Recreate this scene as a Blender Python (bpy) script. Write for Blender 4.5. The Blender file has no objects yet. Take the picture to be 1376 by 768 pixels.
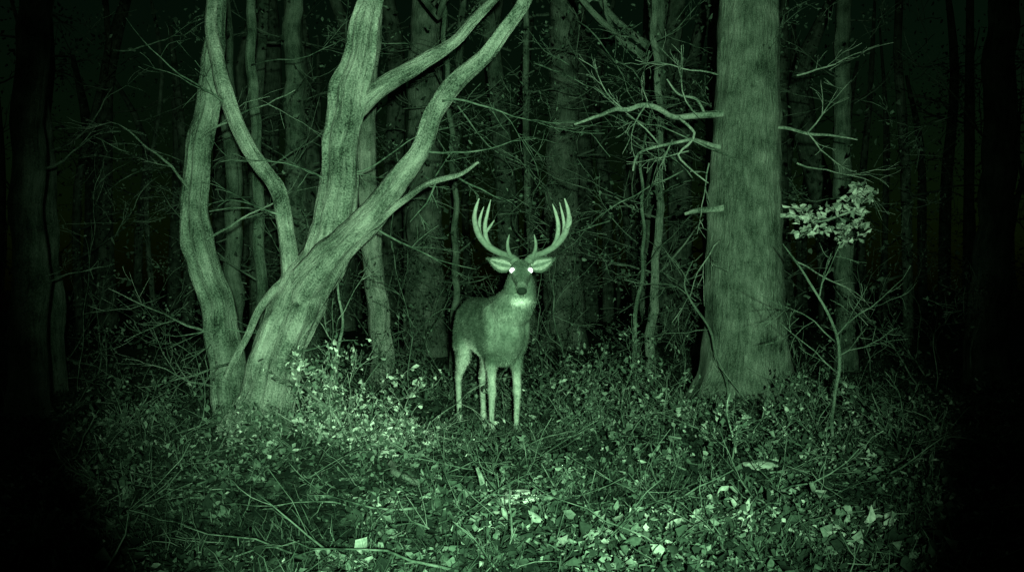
import bpy, bmesh, math, random
import numpy as np
from mathutils import Vector, noise, Matrix
random.seed(7); rng=np.random.default_rng(7)
S=bpy.context.scene

# ------------------------------------------------------------------ terrain height
def g(x,y):
    h=0.10*noise.noise(Vector((x*0.25,y*0.25,3.1)))+0.06*noise.noise(Vector((x*1.1,y*1.1,7.7)))+0.03*noise.noise(Vector((x*3.5,y*3.5,1.7)))
    dd=math.hypot(x+0.15,y-8.4)
    w=min(1,max(0,(dd-0.9)/1.3))
    return h*w

# ------------------------------------------------------------------ materials
def new_mat(name):
    m=bpy.data.materials.new(name); m.use_nodes=True
    nt=m.node_tree; b=nt.nodes['Principled BSDF']
    b.inputs['Roughness'].default_value=0.9
    b.inputs['Specular IOR Level'].default_value=0.1
    return m,nt,b
def N(nt,t,**k):
    n=nt.nodes.new(t)
    for a,v in k.items(): setattr(n,a,v)
    return n
def tone_ramp(nt,sock,gain=1.0):
    r=N(nt,'ShaderNodeValToRGB'); e=r.color_ramp.elements
    e[0].position=0; e[0].color=(0.005,0.009,0.007,1)
    e[1].position=1; e[1].color=(0.94,0.88,0.88,1)
    for p,c in ((0.12,(0.075,0.10,0.08)),(0.3,(0.24,0.26,0.235)),(0.6,(0.60,0.56,0.55))):
        q=e.new(p); q.color=(*c,1)
    nt.links.new(sock,r.inputs[0]); return r.outputs[0]
def math_n(nt,op,a,b):
    n=N(nt,'ShaderNodeMath',operation=op)
    for i,v in enumerate((a,b)):
        if isinstance(v,(int,float)): n.inputs[i].default_value=v
        else: nt.links.new(v,n.inputs[i])
    return n.outputs[0]

def bark_mat(name,base,contrast=0.8,groove=(22,22,3.5),bump=0.03,fine=90):
    m,nt,b=new_mat(name)
    at=N(nt,'ShaderNodeAttribute',attribute_name='co')
    mp=N(nt,'ShaderNodeMapping'); mp.inputs['Scale'].default_value=groove
    nt.links.new(at.outputs['Vector'],mp.inputs[0])
    n1=N(nt,'ShaderNodeTexNoise'); n1.inputs['Scale'].default_value=1; n1.inputs['Detail'].default_value=7; n1.inputs['Roughness'].default_value=0.7; n1.inputs['Distortion'].default_value=0.6
    nt.links.new(mp.outputs[0],n1.inputs['Vector'])
    n2=N(nt,'ShaderNodeTexNoise'); n2.inputs['Scale'].default_value=fine; n2.inputs['Detail'].default_value=3
    nt.links.new(at.outputs['Vector'],n2.inputs['Vector'])
    n3=N(nt,'ShaderNodeTexNoise'); n3.inputs['Scale'].default_value=4.5; n3.inputs['Detail'].default_value=5
    nt.links.new(at.outputs['Vector'],n3.inputs['Vector'])
    v=math_n(nt,'MULTIPLY',math_n(nt,'SUBTRACT',n1.outputs[0],0.5),contrast*2.8)
    v=math_n(nt,'ADD',v,math_n(nt,'MULTIPLY',math_n(nt,'SUBTRACT',n2.outputs[0],0.5),contrast*2.8))
    v=math_n(nt,'ADD',v,math_n(nt,'MULTIPLY',math_n(nt,'SUBTRACT',n3.outputs[0],0.5),contrast*3.6))
    v=math_n(nt,'MULTIPLY',math_n(nt,'MAXIMUM',math_n(nt,'ADD',v,1.0),0.12),base)
    nt.links.new(tone_ramp(nt,v),b.inputs['Base Color'])
    bp=N(nt,'ShaderNodeBump'); bp.inputs['Strength'].default_value=1.0; bp.inputs['Distance'].default_value=bump
    nt.links.new(math_n(nt,'ADD',n1.outputs[0],math_n(nt,'MULTIPLY',n2.outputs[0],0.3)),bp.inputs['Height'])
    nt.links.new(bp.outputs[0],b.inputs['Normal'])
    return m
M_smooth=bark_mat('smooth_grey_bark',0.36,0.8,(24,24,3.2),0.06,95)
M_shade=bark_mat('shaded_grey_bark',0.24,0.85,(24,24,3.2),0.05,95)  # same grey bark, darkened: dim edge of the beam put into the colour
M_rough=bark_mat('furrowed_bark',0.235,0.75,(38,38,8.0),0.06,120)
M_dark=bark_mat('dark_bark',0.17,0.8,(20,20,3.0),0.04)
M_twig=bark_mat('twig_bark',0.15,1.0,(5,5,3.0),0.005,30)
M_pale=bark_mat('dead_wood',0.30,0.8,(40,40,5.0),0.008,60)

def tone_mat(name,gain=1.0,nscale=60,bump=0.0,amt=0.6,trans=False):
    m,nt,b=new_mat(name)
    at=N(nt,'ShaderNodeAttribute',attribute_name='tone')
    gx=N(nt,'ShaderNodeNewGeometry')
    n=N(nt,'ShaderNodeTexNoise'); n.inputs['Scale'].default_value=nscale; n.inputs['Detail'].default_value=4
    nt.links.new(gx.outputs['Position'],n.inputs['Vector'])
    v=math_n(nt,'ADD',math_n(nt,'MULTIPLY',math_n(nt,'SUBTRACT',n.outputs[0],0.5),amt*2),1.0)
    v=math_n(nt,'MULTIPLY',math_n(nt,'MULTIPLY',v,at.outputs['Fac']),gain)
    nt.links.new(tone_ramp(nt,v),b.inputs['Base Color'])
    if bump:
        bp=N(nt,'ShaderNodeBump'); bp.inputs['Strength'].default_value=0.8; bp.inputs['Distance'].default_value=bump
        nt.links.new(n.outputs[0],bp.inputs['Height']); nt.links.new(bp.outputs[0],b.inputs['Normal'])
    return m
M_leaf=tone_mat('leaf_surface',1.0,70,0,0.9)
M_grass=tone_mat('grass_blade',1.0,20)
M_coat=tone_mat('deer_coat',1.0,60,0.008,0.7)
M_hair=tone_mat('deer_hair',1.0,40,0,0.9)
M_ant=tone_mat('antler_bone',1.0,50,0.004,0.5)
M_rock=tone_mat('stone_surface',1.0,25,0.02,0.6)
def ground_mat():
    m,nt,b=new_mat('forest_floor_soil')
    gx=N(nt,'ShaderNodeNewGeometry')
    def nz(s,d):
        n=N(nt,'ShaderNodeTexNoise'); n.inputs['Scale'].default_value=s; n.inputs['Detail'].default_value=d
        nt.links.new(gx.outputs['Position'],n.inputs['Vector']); return n.outputs[0]
    a=nz(1.3,4); c=nz(24,6)
    v=math_n(nt,'MULTIPLY',math_n(nt,'POWER',a,1.5),math_n(nt,'POWER',c,1.5))
    v=math_n(nt,'MULTIPLY',v,0.7)
    nt.links.new(tone_ramp(nt,v),b.inputs['Base Color'])
    bp=N(nt,'ShaderNodeBump'); bp.inputs['Strength'].default_value=1; bp.inputs['Distance'].default_value=0.06
    nt.links.new(c,bp.inputs['Height']); nt.links.new(bp.outputs[0],b.inputs['Normal'])
    return m
M_ground=ground_mat()

# ------------------------------------------------------------------ mesh helpers
class MB:
    def __init__(s): s.v=[]; s.f=[]; s.c=[]
    def build(s,name,mat,parent=None,smooth=True):
        me=bpy.data.meshes.new(name); me.from_pydata(s.v,[],s.f); 
        a=me.attributes.new('co','FLOAT_VECTOR','POINT'); a.data.foreach_set('vector',np.array(s.c,dtype=np.float32).ravel())
        me.materials.append(mat)
        if smooth: me.polygons.foreach_set('use_smooth',[True]*len(me.polygons))
        o=bpy.data.objects.new(name,me); S.collection.objects.link(o)
        if parent: o.parent=parent
        return o
def catmull(P,R,step):
    out=[];rr=[];n=len(P)
    for i in range(n-1):
        p0=P[max(i-1,0)];p1=P[i];p2=P[i+1];p3=P[min(i+2,n-1)]
        k=max(1,int((p2-p1).length/step))
        for j in range(k):
            t=j/k
            out.append(0.5*((2*p1)+(p2-p0)*t+(2*p0-5*p1+4*p2-p3)*t*t+(3*p1-p0-3*p2+p3)*t**3))
            q=t*t*(3-2*t); rr.append(R[i]*(1-q)+R[i+1]*q)
    out.append(P[-1]);rr.append(R[-1]); return out,rr
def tube(mb,P,R,sides=8,step=0.08,rough=0.0,lobes=0.0,resample=True,flare=None,wob=0.0):
    P=[Vector(p) for p in P]
    if resample: P,R=catmull(P,R,step)
    n=len(P); sd=random.random()*50
    if wob:
        P=[p+Vector((noise.noise(p*3.1+Vector((sd,0,0))),noise.noise(p*3.1+Vector((0,sd,0))),0))*wob for p in P]
    t0=(P[1]-P[0]).normalized()
    u=t0.orthogonal().normalized(); base=len(mb.v); ln=0
    c0=random.random()*20
    for i in range(n):
        t=(P[min(i+1,n-1)]-P[max(i-1,0)]).normalized()
        u=(u-t*u.dot(t)); u=u.normalized() if u.length>1e-6 else t.orthogonal().normalized()
        w=t.cross(u)
        if i: ln+=(P[i]-P[i-1]).length
        kn=1.0
        if lobes: kn+=0.7*lobes*max(0,noise.noise(Vector((ln*2.7,sd,3)))-.1)
        for k in range(sides):
            a=2*math.pi*k/sides; ca,sa=math.cos(a),math.sin(a); r=R[i]*kn
            if rough: r*=1+rough*noise.noise(Vector((ca*1.6+sd,sa*1.6,ln*2.2)))+rough*0.6*noise.noise(Vector((ca*4+sd,sa*4,ln*7)))
            if lobes: r*=1+lobes*noise.noise(Vector((ca*2.4+sd,sa*2.4,ln*0.6)))
            if flare:
                z=max(0,P[i].z); fl=flare*math.exp(-z/0.16)
                r*=1+fl*(0.45+0.9*max(0,math.sin(a*2.5+sd)*math.sin(a*1.5+sd*2)))
            q=P[i]+(u*ca+w*sa)*r
            mb.v.append(q[:]); mb.c.append((ca*R[i]+c0,sa*R[i],ln+c0))
    for i in range(n-1):
        for k in range(sides):
            a=base+i*sides+k; b=base+i*sides+(k+1)%sides
            mb.f.append((a,b,b+sides,a+sides))
    mb.f.append(tuple(base+(n-1)*sides+k for k in range(sides)))
    mb.f.append(tuple(base+k for k in reversed(range(sides))))
def rv(): return Vector((random.gauss(0,1),random.gauss(0,1),random.gauss(0,1)))
def grow(mb,p,d,L,r,lev,tips=None,wander=0.22,kids=4,up=0.0,sides=5,flat=1.0,rmin=0.0022):
    p=Vector(p); d=Vector(d).normalized(); n=max(4,int(L/0.09)) if L<1.2 else max(7,int(L/0.16))
    P=[p.copy()];D=[d.copy()]; s=L/n
    for i in range(n):
        q=rv(); q.y*=flat
        d=(d+q*wander*0.55+Vector((0,0,up*0.1))).normalized(); p=p+d*s; P.append(p.copy()); D.append(d.copy())
    R=[max(rmin,r*(1-0.78*i/n)) for i in range(n+1)]
    tube(mb,P,R,sides=sides if lev else 3,resample=False)
    if tips is not None and lev<=1:
        for q in P[n//2:]: tips.append(q)
    if lev>0:
        for j in range(kids):
            i=random.randint(max(1,n//5),n-1)
            e=(D[i]+rv()*0.6).normalized()
            grow(mb,P[i],e,L*random.uniform(0.3,0.6),R[i]*0.6,lev-1,tips,wander,kids,up,sides,flat,rmin)

def leaves_arrays(C,size,tone,up_bias=0.0):
    C=np.asarray(C,dtype=float); n=len(C)
    size=np.broadcast_to(size,(n,)); 
    a=rng.normal(size=(n,3)); a/=np.linalg.norm(a,axis=1)[:,None]
    if up_bias: a[:,2]*=(1-up_bias); a/=np.linalg.norm(a,axis=1)[:,None]
    q=rng.normal(size=(n,3)); 
    b=np.cross(a,q); b/=np.linalg.norm(b,axis=1)[:,None]
    if up_bias:
        nn=np.cross(a,b); 
        z=np.zeros((n,3)); z[:,2]=1
        nn=nn*(1-up_bias)+z*up_bias*np.sign(nn[:,2:3]+1e-9); b=np.cross(nn,a); b/=np.linalg.norm(b,axis=1)[:,None]
    nn=np.cross(a,b)
    s=size[:,None]; wd=rng.uniform(0.14,0.40,(n,1)); cu=rng.uniform(0.1,0.9,(n,1)); j=lambda k: rng.normal(size=(n,3))*s*k
    V=np.stack([C-a*s*0.5, C-a*s*0.1+b*s*wd+nn*s*cu*0.6+j(.08), C+a*s*0.28+b*s*wd*0.62+nn*s*cu*0.5+j(.1), C+a*s*0.6+nn*s*cu*0.4+j(.1),
                C+a*s*0.28-b*s*wd*0.62+nn*s*cu*0.5+j(.1), C-a*s*0.1-b*s*wd+nn*s*cu*0.6+j(.08), C+a*s*0.05],1)
    F=np.array([[0,6,1],[1,6,2],[2,6,3],[3,6,4],[4,6,5],[5,6,0]])
    base=(np.arange(n)*7)[:,None,None]
    return V.reshape(-1,3),(F[None]+base).reshape(-1,3),np.repeat(np.broadcast_to(tone,(n,)),7)
def tri_mesh(name,V,F,T,mat,parent=None,smooth=False):
    me=bpy.data.meshes.new(name)
    me.vertices.add(len(V)); me.vertices.foreach_set('co',V.astype(np.float32).ravel())
    me.loops.add(len(F)*3); me.loops.foreach_set('vertex_index',F.astype(np.int32).ravel())
    me.polygons.add(len(F)); me.polygons.foreach_set('loop_start',np.arange(len(F),dtype=np.int32)*3)
    me.polygons.foreach_set('loop_total',np.full(len(F),3,dtype=np.int32))
    me.update(calc_edges=True); me.validate()
    a=me.attributes.new('tone','FLOAT','POINT'); a.data.foreach_set('value',T.astype(np.float32))
    me.materials.append(mat)
    o=bpy.data.objects.new(name,me); S.collection.objects.link(o)
    if parent: o.parent=parent
    return o
def leaf_obj(name,C,size,tone,parent=None,up=0.0):
    V,F,T=leaves_arrays(C,size,tone,up); return tri_mesh(name,V,F,T,M_leaf,parent)
def empty(name,loc=(0,0,0)):
    e=bpy.data.objects.new(name,None); e.empty_display_size=0.3; S.collection.objects.link(e); return e
def around(tips,n,sp):
    A=np.array([t[:] for t in tips]); w=rng.random(len(A))**4; w/=w.sum()
    return A[rng.choice(len(A),n,p=w)]+rng.normal(size=(n,3))*sp
def ltone(n,lo,hi,p=2.0): return lo+(hi-lo)*rng.random(n)**p

# ------------------------------------------------------------------ ground
ax=np.concatenate([-np.geomspace(250,7,26),np.linspace(-6.8,6.8,170),np.geomspace(7,250,26)])
ay=np.concatenate([-np.geomspace(250,2,16),np.linspace(-1.8,22,260),np.geomspace(22.3,300,30)])
V=[(x,y,g(x,y)) for y in ay for x in ax]
nx=len(ax); F=[(j*nx+i,j*nx+i+1,(j+1)*nx+i+1,(j+1)*nx+i) for j in range(len(ay)-1) for i in range(nx-1)]
me=bpy.data.meshes.new('forest_ground'); me.from_pydata(V,[],F); me.materials.append(M_ground)
me.polygons.foreach_set('use_smooth',[True]*len(F))
o=bpy.data.objects.new('forest_ground',me); S.collection.objects.link(o)

def floor_pts(n,d0,d1,hw=0.45):
    d=np.exp(rng.uniform(np.log(d0),np.log(d1),n)); x=rng.uniform(-1,1,n)*(d*hw+0.5)
    return x,d
x,y=floor_pts(62000,3.8,17,.42)
patch=np.array([noise.noise(Vector((a*1.3,b*0.9,9)))+.8*noise.noise(Vector((a*4,b*3,2))) for a,b in zip(x,y)])
z=np.array([g(a,b) for a,b in zip(x,y)])+rng.random(len(x))**2*0.06*(1+patch)+0.005
tone=ltone(len(x),0.015,0.19,2.7)*np.clip(1+2.4*patch,.12,3.2)
br=rng.random(len(x))<.005; tone=np.where(br,rng.uniform(.25,.6,len(x)),tone)
leaf_obj('leaf_litter',np.stack([x,y,z],1),np.where(rng.random(len(x))<.12,rng.uniform(.045,.08,len(x)),rng.uniform(0.012,0.042,len(x))),tone,up=0.3)
x,y=floor_pts(24000,3.8,18)
pm=np.array([noise.noise(Vector((a*0.9+4,b*0.7,2)))+.5*noise.noise(Vector((a*3,b*3,5))) for a,b in zip(x,y)]); k=(pm>0.02); x,y=x[k],y[k]; n=len(x)
z=np.array([g(a,b) for a,b in zip(x,y)])
B=np.stack([x,y,z],1)
fx=np.array([(.03,8.0),(-.17,7.95),(-.33,8.75),(-.2,8.7),(-.1,7.75),(.12,7.85),(-.4,8.5),(.2,8.2)])
e=fx[rng.integers(0,len(fx),2200)]+rng.normal(size=(2200,2))*np.array([.11,.08]); B=np.concatenate([B,np.c_[e,np.zeros(2200)]]); n=len(B)
an=rng.uniform(0,2*math.pi,n); sd=np.stack([np.cos(an),np.sin(an),0*an],1)
L=rng.uniform(0.05,0.18,n)[:,None]; ln=rng.normal(size=(n,3))*0.7; ln[:,2]=1; ln/=np.linalg.norm(ln,axis=1)[:,None]
wd=0.0022
V=np.stack([B-sd*wd,B+sd*wd,B+ln*L*0.6+sd*wd*0.8,B+ln*L*0.6-sd*wd*0.8,B+ln*L*0.9+rng.normal(size=(n,3))*L*0.25-np.array([0,0,0.02])],1).reshape(-1,3)
F=(np.array([[0,1,2],[0,2,3],[3,2,4]])[None]+(np.arange(n)*5)[:,None,None]).reshape(-1,3)
tri_mesh('grass',V,F,np.repeat(ltone(n,0.02,0.22,2.4),5),M_grass)
mb=MB()
for i in range(380):
    d=math.exp(random.uniform(math.log(4.2),math.log(15))); x=random.uniform(-1,1)*(d*.42)
    a=random.uniform(0,6.28)
    grow(mb,(x,d,g(x,d)+.02),(math.cos(a),math.sin(a),random.uniform(-.02,.35)),random.uniform(.15,.7),random.uniform(.003,.008),1,None,.35,3,rmin=.0018)
mb.build('fallen_twigs',M_twig)

# ------------------------------------------------------------------ trees
def crown(parent,base,n=5,mat=M_dark,h=1.0,leafn=1500,spread=1.0,r=0.05):
    mb=MB(); tips=[]
    for i in range(n):
        a=2*math.pi*(i+random.random()*0.6)/n
        z=random.uniform(0,1)*h
        grow(mb,Vector(base)-Vector((0,0,z)),(math.cos(a)*spread,math.sin(a)*spread,0.8),random.uniform(1.6,2.8),r,2,tips,0.16,4,0.4)
    mb.build('limbs',mat,parent)
    leaf_obj('crown_foliage',around(tips,leafn,0.16),rng.uniform(0.05,0.1,leafn),ltone(leafn,0.06,0.25),parent)

t=empty('leaning_beech_tree')
mb=MB()
def pl(pts,y0,y1=None):
    y1=y0 if y1 is None else y1; n=len(pts)-1
    return [(p[0],y0+(y1-y0)*i/n,p[1]) for i,p in enumerate(pts)]
tube(mb,pl([(-1.88,-.15),(-1.86,.04),(-1.77,.42),(-1.68,.76),(-1.565,1.02),(-1.42,1.25),(-1.335,1.54),(-1.285,1.87),(-1.245,2.2),(-1.2,2.53),(-1.12,2.85),(-1.03,3.3),(-1.0,4.2),(-1.1,5.2),(-1.0,6.2)],8.58,8.72),
     [.235,.22,.195,.18,.172,.15,.122,.116,.116,.122,.1,.085,.075,.06,.04],40,0.03,0.16,0.42,flare=0.4,wob=.03)
tube(mb,pl([(-1.6,.85),(-1.5,1.06),(-1.37,1.24),(-1.2,1.4),(-1.03,1.56),(-.87,1.79),(-.67,2.06),(-.55,2.34),(-.38,2.56),(-.18,2.76),(.08,3.1),(.3,3.7),(.4,4.6)],8.6,8.2),
     [.10,.128,.122,.10,.085,.077,.07,.064,.06,.052,.046,.035,.02],28,0.03,0.17,0.38,wob=.035)
tube(mb,pl([(-1.26,2.3),(-1.16,2.42),(-.98,2.57),(-.7,2.74),(-.4,2.95),(0,3.4)],8.67,8.8),[.06,.085,.075,.064,.045,.03],18,0.03,0.14,0.3,wob=.03)
tube(mb,pl([(-1.66,.75),(-1.63,1.0),(-1.67,1.27),(-1.68,1.54),(-1.74,1.76),(-1.88,1.98),(-2.01,2.17),(-2.12,2.42),(-2.22,2.74),(-2.28,3.2),(-2.2,4.2)],8.6,8.8),
     [.10,.085,.068,.062,.062,.06,.056,.053,.05,.04,.02],20,0.03,0.16,0.35,wob=.03)
tube(mb,pl([(-1.25,1.36),(-1.12,1.46),(-.98,1.53),(-.79,1.68),(-.66,1.77),(-.54,1.82),(-.35,1.87),(-.21,1.945)],8.52,8.1),[.05,.038,.028,.024,.021,.02,.016,.009],9,0.04,0.2,wob=.04)
tube(mb,pl([(-2.1,.4),(-1.99,.63),(-1.9,.83),(-1.81,.98),(-1.72,1.08),(-1.62,1.13),(-1.5,1.15)],8.53,8.66),[.022,.026,.029,.033,.04,.045,.04],12,0.03,0.2,0.2,wob=.03)
mb.build('trunk',M_smooth,t)
mb=MB(); tp=[]
for p,d,L in (((-.54,8.25,1.82),(-.2,0,-.6),.35),((-.7,8.3,1.75),(.6,0,.7),.45),((-.67,8.35,2.06),(.8,.2,.1),.9),((-.4,8.3,1.86),(.6,0,-.3),.4),
              ((-1.3,8.6,1.9),(.9,.2,.3),.8),((-1.28,8.6,1.8),(-.8,0,.5),.9),((-1.7,8.6,1.6),(-.8,0,.5),.8),((-1.8,8.65,.7),(-1,-.2,.6),.8),((-.5,8.3,2.4),(.9,.1,.3),.9),
              ((-1.68,8.5,.6),(.8,-.3,-.2),.6),((-2.1,8.7,2.4),(-.8,0,.6),1.0),((-1.0,8.5,1.5),(.8,.3,-.6),.8)):
    grow(mb,p,d,L,.009,2,tp,0.25,3)
mb.build('twigs',M_twig,t)
crown(t,(-1.0,8.75,5.8),5,M_smooth,1.8,1200)

t=empty('crooked_beech_tree'); mb=MB()
tube(mb,pl([(-2.05,-.15),(-2.07,.0),(-2.13,.22),(-2.18,.55),(-2.225,.83),(-2.33,1.13),(-2.43,1.43),(-2.46,1.71),(-2.41,2.09),(-2.35,2.48),(-2.31,2.82),(-2.3,3.3),(-2.5,4.4),(-2.4,5.6)],8.8,9.1),
     [.17,.15,.128,.116,.11,.108,.108,.095,.085,.08,.074,.065,.05,.03],24,0.035,0.16,0.4,flare=0.3,wob=.03)
mb.build('trunk',M_shade,t); mb=MB(); 
for p,d,L in (((-2.2,8.8,.7),(-1,-.2,.4),.9),((-2.15,8.8,.3),(-1,-.3,.2),.7),((-2.45,8.9,1.8),(-.9,0,.7),1.1),((-2.4,8.9,1.4),(.9,0,.6),.9),((-2.4,8.9,2.2),(.8,0,.5),.9),((-2.1,8.7,.5),(-.9,-.3,-.1),.7)):
    grow(mb,p,d,L,.012,2,None,0.25,3)
mb.build('twigs',M_shade,t); crown(t,(-2.4,9.1,5.3),4,M_smooth,1.5,900)

t=empty('maple_tree'); mb=MB()
tube(mb,[(-1.38,12.5,-.1),(-1.41,12.5,.6),(-1.48,12.5,1.19),(-1.53,12.5,1.75),(-1.58,12.5,2.31),(-1.6,12.6,2.87),(-1.54,12.6,3.5),(-1.5,12.6,4.2),(-1.6,12.6,6)],[.14,.12,.112,.108,.105,.1,.09,.08,.04],16,0.07,0.1,0.15,flare=.3,wob=.04)
mb.build('trunk',M_smooth,t); crown(t,(-1.6,12.6,5.6),5,M_smooth,2,1000)

t=empty('oak_tree'); mb=MB()
tube(mb,[(2.2,10.92,-.2),(2.2,10.92,-.02),(2.195,10.92,.12),(2.19,10.92,.3),(2.185,10.92,.6),(2.18,10.92,1.0),(2.19,10.92,1.6),(2.2,10.92,2.2),(2.22,10.92,3.2),(2.25,10.92,5),(2.2,10.92,7.5)],
     [.58,.50,.46,.425,.40,.375,.34,.315,.295,.27,.18],72,0.04,0.05,0.1,flare=0.4)
mb.build('trunk',M_rough,t); mb=MB()
tube(mb,pl([(2.1,2.7),(1.94,2.68),(1.69,2.65),(1.48,2.63),(1.34,2.69),(1.2,2.71),(1.05,2.66),(.92,2.66),(.8,2.6),(.71,2.56),(.55,2.5)],10.8,10.2),[.05,.038,.030,.027,.026,.023,.022,.02,.017,.014,.009],8,0.05,0.3,wob=.06)
tube(mb,pl([(1.52,2.62),(1.66,2.47),(1.6,2.36),(1.5,2.26),(1.62,2.12),(1.76,2.0)],10.6,10.4),[.014,.013,.012,.01,.008,.006],6,0.05,0.2)
tube(mb,pl([(2.05,2.36),(1.9,2.37),(1.72,2.41),(1.59,2.4),(1.34,2.35),(1.13,2.26),(1.08,2.1)],10.8,10.3),[.03,.024,.018,.018,.015,.012,.008],7,0.05,0.3,wob=.06)
tube(mb,pl([(2.05,1.82),(1.88,1.79),(1.7,1.77),(1.56,1.73)],10.8,10.5),[.045,.032,.027,.014],8,0.04,0.3,wob=.05)
tube(mb,pl([(1.8,2.66),(1.7,2.8),(1.52,2.83),(1.4,2.95)],10.8,10.5),[.015,.013,.01,.006],6,0.04,0.2)
tube(mb,pl([(2.4,2.54),(2.55,2.54),(2.74,2.47),(2.9,2.45),(3.09,2.40)],10.8,10.5),[.02,.017,.014,.011,.006],6,0.05,0.2,wob=.06)
tube(mb,pl([(2.4,1.72),(2.55,1.73),(2.78,1.67),(3.0,1.72),(3.2,1.79)],10.8,10.4),[.025,.02,.016,.012,.006],7,0.05,0.2,wob=.05)
for p,d,L in (((1.2,10.4,2.7),(-.4,0,-.8),.5),((1.0,10.4,2.66),(-.5,0,.7),.5),((1.7,10.5,2.6),(-.6,0,.8),.6),((1.34,10.5,2.35),(-.5,0,.5),.6),((1.45,10.5,2.4),(-.3,0,-.9),.5),
              ((1.6,10.5,2.3),(-.8,0,-.2),.5),((1.8,10.6,2.2),(-.3,0,-.9),.5),((2.7,10.6,2.48),(.6,0,-.6),.6),((2.7,10.6,2.48),(.8,0,.6),.6),((2.6,10.6,2.2),(.8,0,-.2),.8),((2.6,10.6,3),(.9,0,.1),.9),
              ((1.9,10.6,1.5),(-.7,-.2,-.5),.7),((2.6,10.6,1.3),(.8,-.2,-.6),.8),((1.9,10.6,3.0),(-.9,0,.3),1.0)):
    grow(mb,p,d,L,.009,2,None,0.28,3,rmin=0.003)
mb.build('dead_branches',M_pale,t)
c=[]
for cx,cz in ((2.58,1.78),(2.72,1.7),(2.8,1.6),(2.9,1.78),(3.02,1.84),(3.1,1.76),(3.15,1.62),(2.95,1.6),(2.68,1.55),(3.0,1.5),(3.2,1.9),(2.62,1.68),(3.1,1.95)):
    c.append((cx,10.45+random.uniform(-.1,.1),cz))
n=330; C=np.array(c)[rng.integers(0,len(c),n)]+rng.normal(size=(n,3))*np.array([.06,.06,.022])
leaf_obj('foliage_spray',C,rng.uniform(0.04,0.085,n),ltone(n,0.2,0.8,1.3),t,up=.25)
crown(t,(2.2,10.92,7.2),6,M_rough,2.5,1600,1.0,.09)

def straight_tree(name,x,y,r,mat,h=8,lean=0.0,crownn=600,sides=16,flare=0.35,bow=0.1):
    t=empty(name); mb=MB(); P=[];R=[]
    ph=random.uniform(0,6)
    for i in range(10):
        f=i/9; z=-.15+f*h
        P.append((x+lean*f+bow*math.sin(ph+f*4)-bow*math.sin(ph),y,z)); R.append(r*(1.12-0.12*min(1,f*5)-0.45*f))
    tube(mb,P,R,sides,0.12,0.08,0.15,flare=flare,wob=.05)
    tp=[]
    for i in range(4):
        z=random.uniform(1.0,5.0); a=random.choice((0,math.pi))+random.uniform(-.7,.7)
        grow(mb,(P[int(9*z/h)][0],y,z),(math.cos(a),math.sin(a)-.3,random.uniform(-.1,.7)),random.uniform(.6,1.6),.014,2,tp,0.28,3,rmin=.004)
    mb.build('trunk',mat,t)
    if crownn: crown(t,(P[-1][0],y,P[-1][2]-.1),4,mat,1.5,crownn)
    return t
straight_tree('hickory_tree',-1.33,17.9,.32,M_rough,bow=.03)
straight_tree('hickory_tree',.92,20,.34,M_rough,bow=.03)
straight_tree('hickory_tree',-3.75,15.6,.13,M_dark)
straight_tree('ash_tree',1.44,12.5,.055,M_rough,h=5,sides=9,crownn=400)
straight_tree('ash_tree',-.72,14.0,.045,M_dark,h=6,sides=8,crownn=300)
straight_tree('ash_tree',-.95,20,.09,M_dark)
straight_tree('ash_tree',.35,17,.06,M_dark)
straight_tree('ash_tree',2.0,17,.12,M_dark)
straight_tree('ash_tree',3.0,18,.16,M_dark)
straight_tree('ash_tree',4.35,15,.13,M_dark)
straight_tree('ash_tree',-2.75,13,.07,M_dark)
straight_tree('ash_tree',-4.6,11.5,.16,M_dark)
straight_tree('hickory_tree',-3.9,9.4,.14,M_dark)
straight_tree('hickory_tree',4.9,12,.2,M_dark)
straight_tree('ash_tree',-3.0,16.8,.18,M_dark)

mb=MB()
for i in range(100):
    d=random.uniform(21,46); x=random.uniform(-1,1)*(d*.55+2); h=random.uniform(7,11); r=random.uniform(.06,.3)
    tube(mb,[(x,d,-.2),(x+random.gauss(0,.15),d,h*.35),(x+random.gauss(0,.3),d,h*.7),(x+random.gauss(0,.5),d,h)],[r*1.15,r,r*.8,r*.35],9,0.8,0.1)
    for k in range(3):
        z=random.uniform(1,h*.9); a=random.choice((0,math.pi))+random.uniform(-.6,.6)
        grow(mb,(x,d,z),(math.cos(a),math.sin(a),random.uniform(0,.7)),random.uniform(1.2,2.6),.03,1,None,.3,4,rmin=.008)
for i in range(40):
    a=random.uniform(0,2*math.pi); rr=random.uniform(6,20); x=math.cos(a)*rr; d=math.sin(a)*rr
    if d>-1: d=-abs(d)-2
    tube(mb,[(x,d,-.2),(x,d,3),(x,d,9)],[.2,.17,.07],9,0.8,0.1)
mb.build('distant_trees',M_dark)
n=26000; d=rng.uniform(13,36,n); xx=rng.uniform(-1,1,n)*(d*.5+1); zz=rng.uniform(0,7,n)
dens=np.array([noise.noise(Vector((a*.8,b*.3,c*.9))) for a,b,c in zip(xx,d,zz)]); k=dens>0.05
leaf_obj('distant_foliage',np.stack([xx,d,zz],1)[k],rng.uniform(.04,.1,k.sum()),ltone(k.sum(),.03,.18))

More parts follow.
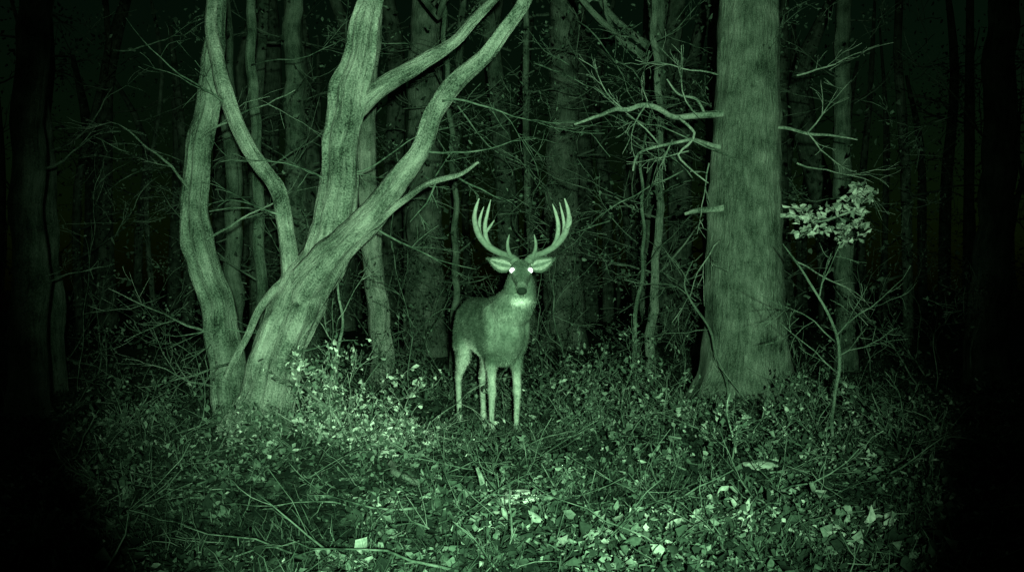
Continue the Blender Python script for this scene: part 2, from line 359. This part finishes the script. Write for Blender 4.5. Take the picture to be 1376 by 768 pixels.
# ------------------------------------------------------------------ understory brush
mb=MB(); tips=[]
for i in range(70):
    d=random.uniform(10,18); x=random.uniform(-1,1)*(d*.42+.5)
    grow(mb,(x,d,g(x,d)-.02),(random.gauss(0,.5),random.gauss(0,.3),1),random.uniform(.6,1.9),random.uniform(.005,.012),2,tips,.3,4,rmin=.0028)
for i in range(115):
    d=random.uniform(10.5,19); x=random.uniform(-1,1)*(d*.42+.5); z=random.uniform(1.0,4.3)
    grow(mb,(x,d,z),(random.choice((-1,1)),random.gauss(0,.3),random.gauss(0,.6)),random.uniform(.6,1.8),.009,2,tips,.34,4,rmin=.0028)
mb.build('understory_brush',M_twig)
n=15000; C=around(tips,n,.08)
leaf_obj('understory_foliage',C,rng.uniform(.02,.05,n),ltone(n,.03,.22,2),)

def shrub(name,x,y,w,h,nst,nl,lo,hi,size=(.018,.05),mat=M_twig,r=.006):
    t=empty(name); mb=MB(); tips=[]
    for i in range(nst):
        px=x+random.uniform(-w,w)*.5; py=y+random.uniform(-w,w)*.3
        grow(mb,(px,py,g(px,py)-.02),(random.gauss(0,.8),random.gauss(0,.5),1),h*random.uniform(.5,1.2),r,2,tips,.34,4,rmin=.0018)
    mb.build('stems',mat,t)
    if nl: leaf_obj('leaves',around(tips,nl,.03),rng.uniform(*size,nl),ltone(nl,lo,hi,2.6),t)
shrub('bramble_bush',-1.05,7.95,.8,.62,20,1700,.06,.8,mat=M_pale)
shrub('bramble_bush',-.72,7.5,.5,.34,10,500,.08,.85,mat=M_pale)
shrub('bramble_bush',-1.25,7.4,.7,.4,10,500,.05,.5)
shrub('bramble_bush',.75,9.6,1.2,.6,14,900,.05,.36)
shrub('bramble_bush',.6,8.3,.8,.42,12,500,.05,.36)
shrub('bramble_bush',1.15,8.8,.8,.45,12,500,.05,.4)
shrub('bramble_bush',1.75,7.9,.8,.35,10,450,.05,.45)
shrub('bramble_bush',2.6,9.2,.9,.45,12,450,.04,.35)
shrub('bramble_bush',-.1,10.3,1.4,.5,12,600,.04,.25)
shrub('bramble_bush',-2.6,8.0,.9,.5,12,400,.04,.25)
shrub('bramble_bush',-.15,7.5,.75,.2,16,380,.04,.28,(.015,.035))
shrub('bramble_bush',-.2,6.6,1.6,.2,14,400,.04,.3)
shrub('bramble_bush',1.0,6.5,1.6,.22,14,400,.04,.35)
shrub('bramble_bush',-1.6,6.3,1.4,.22,12,300,.04,.25)
shrub('bramble_bush',.1,5.6,1.4,.15,12,300,.04,.3)
shrub('bramble_bush',1.7,11.5,1.6,.6,12,600,.04,.3)
shrub('bramble_bush',-1.0,11.2,1.4,.6,12,600,.04,.3)
shrub('bramble_bush',2.9,7.6,1.0,.35,10,350,.04,.3)

def sapling(name,pts,radii,tw,mat=M_pale):
    t=empty(name); mb=MB(); tube(mb,pts,radii,7,0.05,0.2,wob=.05)
    for p,d,L in tw: grow(mb,p,d,L,.006,2,None,.3,3,rmin=.0025)
    mb.build('stem',mat,t)
sapling('sapling',pl([(2.19,-.05),(2.17,.4),(2.2,.75),(2.09,1.0),(1.94,1.23),(1.86,1.37)],7.8,8.0),[.013,.012,.011,.009,.007,.004],
   [((2.2,7.85,.75),(.5,0,.9),.7),((2.2,7.9,.7),(-.7,0,.6),.7),((2.09,7.9,1.0),(.3,0,1),.5),((2.18,7.8,.5),(-.6,0,.6),.5),((2.18,7.8,.6),(.7,0,.5),.5)],M_dark)
sapling('sapling',pl([(-1.44,-.02),(-1.43,.3),(-1.385,.8),(-1.4,1.25)],9.36),[.018,.017,.013,.008],[((-1.4,9.3,.8),(.5,0,.8),.6),((-1.4,9.3,.6),(-.5,0,.8),.5)])
sapling('sapling',pl([(1.9,.0),(1.86,.3),(1.76,.6),(1.62,.88),(1.54,1.1),(1.6,1.3)],10.1),[.015,.014,.013,.011,.008,.005],[((1.6,10.1,.95),(-.8,0,.5),.6),((1.7,10.1,.7),(-.7,0,.2),.5),((1.54,10.1,1.1),(-.5,0,.8),.5)],M_dark)
sapling('sapling',pl([(1.4,-.02),(1.38,.12),(1.33,.3),(1.36,.42)],7.2),[.009,.008,.006,.004],[])
sapling('sapling',pl([(1.25,0),(1.22,.8),(1.3,1.5),(1.28,2.2),(1.4,2.9)],11.5),[.025,.022,.02,.015,.01],[((1.25,11.5,1.5),(-.9,0,.5),.9),((1.25,11.5,1.2),(.9,0,.5),.8),((1.28,11.5,1.9),(-.9,0,.4),.9)],M_dark)
def fallen(name,pts,radii): mb=MB(); tube(mb,pts,radii,9,.04,.35,wob=.05); mb.build(name,M_pale)
fallen('fallen_branch',[(-.72,6.7,.06),(-.6,6.3,.05),(-.45,5.9,.02),(-.38,5.5,.0)],[.018,.02,.018,.012])
fallen('fallen_branch',[(-1.72,8.3,.42),(-1.45,7.9,.4),(-1.22,7.6,.28),(-1.05,7.5,.1)],[.008,.010,.009,.006])
fallen('broken_stick',[(-.17,5.75,-.06),(-.165,5.75,.08),(-.195,5.74,.18)],[.022,.019,.008])
fallen('fallen_branch',[(1.9,7.2,.03),(2.3,7.0,.03),(2.75,7.1,.02)],[.010,.014,.008])
def stone(x,y,r,tone):
    bm=bmesh.new(); bmesh.ops.create_icosphere(bm,subdivisions=4,radius=1)
    for v in bm.verts:
        f=1+.35*noise.noise(v.co*1.3+Vector((x*7,y,0)))+.1*noise.noise(v.co*5)
        v.co=Vector((v.co.x*f*r*1.5+x,v.co.y*f*r+y,v.co.z*f*r*.55+g(x,y)+r*.35))
    me=bpy.data.meshes.new('stone'); bm.to_mesh(me); bm.free(); me.materials.append(M_rock)
    a=me.attributes.new('tone','FLOAT','POINT'); a.data.foreach_set('value',[tone]*len(me.vertices))
    me.polygons.foreach_set('use_smooth',[True]*len(me.polygons))
    o=bpy.data.objects.new('stone',me); S.collection.objects.link(o)
stone(.06,5.7,.065,.65); stone(-.03,5.62,.035,.45); stone(1.42,6.6,.06,.35); stone(1.55,6.4,.05,.35); stone(-.78,7.3,.05,.6)

# ------------------------------------------------------------------ deer
deer=empty('white_tailed_deer')
C0=Vector((.0,7.9,0)); bd=Vector((-.283,.959,0)).normalized(); rd=Vector((.959,.283,0)).normalized()
def Ld(s,l,z): return C0+bd*s+rd*l+Vector((0,0,z))
class EB:
    def __init__(s): s.v=[]; s.f=[]
    def loft(s,P,A,Bh,lat,sides=24,step=.02,power=1.0):
        P=[Vector(p) for p in P]
        P2,A2=catmull(P,A,step); _,B2=catmull(P,Bh,step); n=len(P2); base=len(s.v)
        for i in range(n):
            t=(P2[min(i+1,n-1)]-P2[max(i-1,0)]).normalized(); u=(lat-t*lat.dot(t)).normalized(); w=u.cross(t)
            for k in range(sides):
                a=2*math.pi*k/sides
                s.v.append((P2[i]+u*math.cos(a)*A2[i]+w*math.sin(a)*B2[i])[:])
        for i in range(n-1):
            for k in range(sides):
                a=base+i*sides+k; b=base+i*sides+(k+1)%sides
                s.f.append((a,a+sides,b+sides,b))
        s.f.append(tuple(base+k for k in range(sides)))
        s.f.append(tuple(base+(n-1)*sides+k for k in reversed(range(sides))))
eb=EB()
tr=[(.0,.77,.05,.07),(.04,.77,.10,.14),(.10,.77,.14,.20),(.20,.765,.160,.235),(.34,.77,.168,.24),(.50,.775,.178,.218),(.66,.785,.182,.195),(.82,.80,.182,.19),(.95,.815,.16,.18),(1.04,.825,.115,.14),(1.09,.83,.05,.07)]
eb.loft([Ld(a,0,z) for a,z,_,_ in tr],[q[2] for q in tr],[q[3] for q in tr],rd,32)
H0=Vector((.06,7.93,1.215)); H1=Vector((.066,7.665,1.035)); hx=(H1-H0).normalized(); lat=Vector((1,0,0)); hu=lat.cross(hx).normalized()
if hu.z<0: hu=-hu
eb.loft([Ld(.32,0,.79),Ld(.20,.01,.85),Ld(.11,.025,.92),(.045,7.97,1.0),(.054,7.955,1.08),(.058,7.935,1.17)],[.145,.148,.136,.118,.10,.072],[.2,.19,.165,.14,.11,.072],lat,28)
hp=[(-.04,.035,.035),(.03,.06,.058),(.12,.07,.066),(.3,.071,.068),(.42,.062,.062),(.55,.047,.053),(.7,.037,.044),(.84,.035,.040),(.94,.034,.036),(1.0,.022,.022)]
eb.loft([H0+(H1-H0)*q[0] for q in hp],[q[1] for q in hp],[q[2] for q in hp],lat,28,.01)
for sgn in(-1,1):
    eb.loft([H0+(H1-H0)*.18+lat*sgn*.045+hu*.035,H0+(H1-H0)*.32+lat*sgn*.056+hu*.04,H0+(H1-H0)*.5+lat*sgn*.04+hu*.028],[.018,.02,.012],[.016,.018,.012],lat,12,.01)
eb.loft([H0+(H1-H0)*.2-hu*.05,H0+(H1-H0)*.5-hu*.045,H0+(H1-H0)*.85-hu*.022],[.045,.035,.022],[.04,.028,.018],lat,14,.01)
for l in(-1,1):
    eb.loft([Ld(.22,l*.11,.92),Ld(.16,l*.112,.8),Ld(.17,l*.103,.68),Ld(.2,l*.09,.6)],[.04,.06,.055,.04],[.07,.1,.085,.055],rd,16)
for l,sh in ((-.09,.0),(.092,-.0)):
    q=[(.21,.78,.055,.11),(.21,.66,.055,.085),(.21,.58,.045,.06),(.20,.50,.035,.043),(.192,.41,.028,.032),(.185,.345,.031,.035),(.187,.29,.023,.026),(.193,.2,.0195,.022),(.196,.13,.019,.021),(.195,.09,.025,.028),(.18,.05,.02,.022)]
    eb.loft([Ld(a+sh,l,z) for a,z,_,_ in q],[k[2] for k in q],[k[3] for k in q],rd,16,.015)
for l,sh in ((-.125,.03),(.05,-.02)):
    q=[(.86,.86,.06,.13),(.85,.76,.078,.145),(.83,.66,.07,.12),(.83,.58,.056,.085),(.88,.5,.042,.056),(.955,.43,.030,.041),(.985,.39,.0285,.038),(.985,.33,.023,.029),(.97,.22,.0205,.023),(.96,.14,.02,.022),(.955,.09,.025,.028),(.935,.05,.02,.022)]
    eb.loft([Ld(a+sh,l*(1 if z<.7 else .85),z) for a,z,_,_ in q],[k[2] for k in q],[k[3] for k in q],rd,16,.015)
eb.loft([Ld(1.07,0,.93),Ld(1.12,0,.86),Ld(1.13,0,.76),Ld(1.125,0,.68)],[.03,.045,.045,.015],[.02,.025,.02,.01],rd,14)
me=bpy.data.meshes.new('tmp'); me.from_pydata(eb.v,[],eb.f)
tmp=bpy.data.objects.new('tmp',me); S.collection.objects.link(tmp)
m=tmp.modifiers.new('r','REMESH'); m.mode='VOXEL'; m.voxel_size=.0075
m=tmp.modifiers.new('s','SMOOTH'); m.factor=.6; m.iterations=5
dg=bpy.context.evaluated_depsgraph_get(); bm_=bpy.data.meshes.new_from_object(tmp.evaluated_get(dg))
bpy.data.objects.remove(tmp)
bm_.name='body'; body=bpy.data.objects.new('body',bm_); S.collection.objects.link(body); body.parent=deer
bm_.materials.clear(); bm_.materials.append(M_coat); bm_.polygons.foreach_set('use_smooth',[True]*len(bm_.polygons))
nv=len(bm_.vertices); co=np.zeros(nv*3); bm_.vertices.foreach_get('co',co); co=co.reshape(-1,3)
nr=np.zeros(nv*3); bm_.vertices.foreach_get('normal',nr); nr=nr.reshape(-1,3)
def ss(a,b,x): t=np.clip((x-a)/(b-a),0,1); return t*t*(3-2*t)
rel=co-np.array(C0); s_=rel@np.array(bd); l_=rel@np.array(rd); z_=co[:,2]
h_=((co-np.array(H0))@np.array(hx))/(H1-H0).length; u_=(co-np.array(H0))@np.array(hu); hl=co[:,0]-.062
T=np.full(nv,.125)
T+= .11*ss(.38,.05,s_)*ss(.5,.8,z_)                    # lighter chest and neck fur
leg=ss(.60,.44,z_); T=T*(1-leg)+.42*leg
T*=1+.6*np.array([noise.noise(Vector(c)*8)+.5*noise.noise(Vector(c)*25) for c in co])
inner=ss(.75,.55,z_)*ss(.6,.75,s_)*ss(-.2,-.6,nr@np.array(bd)); T=T*(1-inner*.5)+.5*inner*.5
belly=ss(.0,-.7,nr[:,2])*ss(.35,.5,s_)*ss(.75,.62,z_); T=T*(1-belly)+.6*belly
headm=(h_>-.15)&(z_>1.02)&(co[:,1]<7.96)&(np.abs(hl)<.12)
T=np.where(headm,.18,T)
fore=headm*np.exp(-(hl/.03)**2)*ss(.1,.3,h_)*ss(.85,.6,h_)*(u_>.02); T=T*(1-.5*fore)+.08*.5*fore
thr=np.exp(-(((co[:,0]-.058)/.065)**4+((z_-.972)/.025)**2))*ss(7.97,7.86,co[:,1])*(h_<1.4); T=T*(1-thr)+.75*thr
chin=headm&(h_>.55)&(u_<-.022); T=np.where(chin,.45,T)
muz=np.exp(-(((h_-.84)/.05)**2))*headm; T=T*(1-muz*.6)+.4*muz*.6
nose=headm&(h_>.94)&(u_>-.018); T=np.where(nose,.03,T)
for sg in(-1,1):
    ec=np.array(H0+(H1-H0)*.36+lat*sg*.058+hu*.036); dd=np.linalg.norm(co-ec,axis=1); T=np.where(dd<.03,T*.4+.35*.6,T)
a=bm_.attributes.new('tone','FLOAT','POINT'); a.data.foreach_set('value',T.astype(np.float32))
d=np.tile(np.array(bd),(nv,1))*1.0; d[:,2]-=.35
d=np.where((z_<.6)[:,None],np.array([0,.1,-1.0]),d)
d=np.where(((z_>.85)&(s_<.3))[:,None],np.array([-.05,.35,-1.0]),d)
FL=np.where(headm[:,None],-np.array(hx),d)
nh=80000; idx=rng.integers(0,nv,nh); B=co[idx]+rng.normal(size=(nh,3))*.003
nw=np.where(z_[idx]<.5,.15,.35)[:,None]
d=FL[idx]+nr[idx]*nw+rng.normal(size=(nh,3))*.2; d/=np.linalg.norm(d,axis=1)[:,None]
sd=np.cross(d,nr[idx]+rng.normal(size=(nh,3))*.3); sd/=np.linalg.norm(sd,axis=1)[:,None]
Lh=rng.uniform(.010,.026,nh)*np.where(headm[idx],.35,1)*np.where(z_[idx]<.5,.3,1); Lh=Lh[:,None]
keep=z_[idx]>.06
V=np.stack([B-sd*.0015,B+sd*.0015,B+d*Lh],1)[keep].reshape(-1,3); k=keep.sum()
tri_mesh('coat_hair',V,np.arange(k*3).reshape(-1,3),np.repeat(T[idx][keep]*rng.uniform(.4,1.6,k),3),M_hair,deer)
def simple(name,vf,mat,tone,smooth=True):
    me=bpy.data.meshes.new(name); me.from_pydata(vf.v,[],vf.f); me.materials.append(mat)
    a=me.attributes.new('tone','FLOAT','POINT'); a.data.foreach_set('value',[tone]*len(me.vertices))
    if smooth: me.polygons.foreach_set('use_smooth',[True]*len(me.polygons))
    o=bpy.data.objects.new(name,me); S.collection.objects.link(o); o.parent=deer; return o
e=EB()
for s0,l in ((.178,-.09),(.178,.092),(.963,-.125),(.913,.05)):
    for k in(-1,1):
        e.loft([Ld(s0+.004,l+k*.011,.06),Ld(s0-.008,l+k*.012,.03),Ld(s0-.018,l+k*.013,.0)],[.011,.014,.0155],[.02,.027,.034],rd,12,.01)
simple('hooves',e,M_coat,.07)
def ear(sgn):
    base=Vector((.062+sgn*.06,7.925,1.21)); tip=Vector((.062+sgn*.225,7.90,1.265)); ax_=(tip-base); L=ax_.length; ax_.normalize()
    fw=Vector((0,-1,0)); up=ax_.cross(fw)*sgn; up.normalize()
    if up.z<0: up=-up
    vs=[];fs=[];nu,nvv=16,13; tn=[]
    for i in range(nu):
        t=i/(nu-1); w=.052*(math.sin(math.pi*min(1,(t**.85*.9+.1)))**.85)*(1 if t<.97 else .3)
        for j in range(nvv):
            q=-1+2*j/(nvv-1)
            p=base+ax_*L*t+up*(w*q-.01*math.sin(t*3.1))+fw*(-.04*(1-q*q)*math.sin(math.pi*(.2+.7*t))+.015)
            vs.append(p[:]); tn.append(.16 if abs(q)>.75 or t>.9 else (.48 if abs(q)>.25 else .22))
    for i in range(nu-1):
        for j in range(nvv-1):
            a=i*nvv+j; fs.append((a,a+1,a+nvv+1,a+nvv))
    me=bpy.data.meshes.new('ear'); me.from_pydata(vs,[],fs); me.materials.append(M_coat)
    a=me.attributes.new('tone','FLOAT','POINT'); a.data.foreach_set('value',tn)
    me.polygons.foreach_set('use_smooth',[True]*len(fs))
    o=bpy.data.objects.new('ear_'+('r' if sgn>0 else 'l'),me); S.collection.objects.link(o); o.parent=deer
    m=o.modifiers.new('s','SOLIDIFY'); m.thickness=.005; m.offset=0
    m=o.modifiers.new('d','SUBSURF'); m.levels=1; m.render_levels=1
    A=np.array(vs); idx=rng.integers(0,len(A),900); tt=np.array(tn)[idx]
    B=A[idx]+rng.normal(size=(900,3))*.004; dd=np.array(ax_)[None]*.7+np.array([0,-.5,.0])+rng.normal(size=(900,3))*.35
    ss_=rng.normal(size=(900,3)); ss_/=np.linalg.norm(ss_,axis=1)[:,None]
    V=np.stack([B-ss_*.001,B+ss_*.001,B+dd*.014],1).reshape(-1,3)
    tri_mesh('ear_hair',V,np.arange(2700).reshape(-1,3),np.repeat(tt*1.1,3),M_hair,deer)
ear(-1); ear(1)
mx=.066
def antler(sgn):
    e=MB()
    def q(pts): return [(mx+sgn*(mx-p[0]) if sgn>0 else p[0],p[1],p[2]) for p in pts]
    K=1.35
    def R(l): return [r*K for r in l]
    tube(e,q([(.03,7.92,1.235),(.012,7.93,1.268),(-.03,7.955,1.29),(-.09,7.98,1.31),(-.165,7.97,1.355),(-.225,7.93,1.43),(-.252,7.87,1.52),(-.245,7.81,1.59),(-.22,7.77,1.665)]),R([.023,.019,.0165,.0165,.0165,.0155,.013,.0095,.003]),12,.012,.2)
    tube(e,q([(-.005,7.935,1.275),(-.025,7.915,1.32),(-.03,7.90,1.37),(-.018,7.89,1.43)]),R([.012,.010,.008,.002]),9,.012,.1)
    zt=1.67 if sgn<0 else 1.64
    tube(e,q([(-.145,7.975,1.34),(-.175,7.965,1.40),(-.185,7.955,1.49),(-.17,7.95,1.57),(-.145,7.94,zt)]),R([.013,.0125,.011,.0085,.002]),9,.012,.1)
    tube(e,q([(-.215,7.94,1.415),(-.225,7.93,1.47),(-.218,7.92,1.54),(-.192,7.91,3.29-zt)]),R([.012,.0105,.008,.002]),9,.012,.1)
    if sgn<0: tube(e,q([(-.185,7.96,1.44),(-.155,7.955,1.48),(-.12,7.95,1.53)]),R([.009,.007,.002]),8,.012,.1)
    else: tube(e,q([(-.235,7.88,1.47),(-.262,7.87,1.5),(-.27,7.86,1.55)]),R([.009,.007,.002]),8,.012,.1)
    tube(e,q([(.02,7.925,1.245),(.01,7.93,1.262)]),R([.027,.025]),12,.01,.25)
    o=e.build('antler_'+('r' if sgn>0 else 'l'),M_ant,deer)
    a=o.data.attributes.new('tone','FLOAT','POINT'); a.data.foreach_set('value',[.22+.25*min(1,max(0,(v.co.z-1.28)*3)) for v in o.data.vertices])
antler(-1); antler(1)
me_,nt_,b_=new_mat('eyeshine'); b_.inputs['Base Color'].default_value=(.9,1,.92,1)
b_.inputs['Emission Color'].default_value=(.88,1,.9,1); b_.inputs['Emission Strength'].default_value=3.5  # emission put in for light reflected by the eyes, not a lamp
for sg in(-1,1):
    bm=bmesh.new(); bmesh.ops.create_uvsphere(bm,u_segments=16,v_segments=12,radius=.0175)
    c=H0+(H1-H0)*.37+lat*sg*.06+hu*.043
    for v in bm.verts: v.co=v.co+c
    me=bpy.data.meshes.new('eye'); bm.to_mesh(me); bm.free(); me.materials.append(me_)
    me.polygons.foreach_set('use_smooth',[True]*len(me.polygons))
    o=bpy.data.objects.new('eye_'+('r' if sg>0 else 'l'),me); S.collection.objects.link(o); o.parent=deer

# ------------------------------------------------------------------ light
w=bpy.data.worlds.new('World'); S.world=w; w.use_nodes=True; nt=w.node_tree; bg=nt.nodes['Background']
sk=N(nt,'ShaderNodeTexSky',sky_type='NISHITA'); sk.sun_disc=False; sk.sun_elevation=math.radians(3); sk.sun_rotation=math.radians(200)
mx_=N(nt,'ShaderNodeMix',data_type='RGBA',blend_type='MULTIPLY'); mx_.inputs[0].default_value=1; mx_.inputs[7].default_value=(.35,1,.5,1)
nt.links.new(sk.outputs[0],mx_.inputs[6]); nt.links.new(mx_.outputs[2],bg.inputs[0]); bg.inputs[1].default_value=.002
sun=bpy.data.lights.new('moonlight','SUN'); sun.energy=.015; sun.angle=math.radians(.5); sun.color=(.5,1,.6)
so=bpy.data.objects.new('moonlight',sun); S.collection.objects.link(so); so.rotation_euler=(math.radians(50),0,math.radians(-20))
sp=bpy.data.lights.new('infrared_illuminator','SPOT'); sp.energy=4900; sp.spot_size=math.radians(44); sp.spot_blend=.75; sp.shadow_soft_size=.03; sp.color=(.50,1,.54)
lo=bpy.data.objects.new('infrared_illuminator',sp); S.collection.objects.link(lo); lo.location=(.14,-.7,1.14)
lo.rotation_euler=(Vector((0,8,1.42))-Vector(lo.location)).to_track_quat('-Z','Y').to_euler()
cam=bpy.data.cameras.new('camera'); cam.lens=36*1560/1376; cam.sensor_width=36; cam.clip_end=800
co_=bpy.data.objects.new('camera',cam); S.collection.objects.link(co_); co_.location=(0,0,1.08); co_.rotation_euler=(math.radians(90),0,0)
S.camera=co_
S.view_settings.view_transform='Standard'; S.view_settings.look='None'; S.view_settings.exposure=0
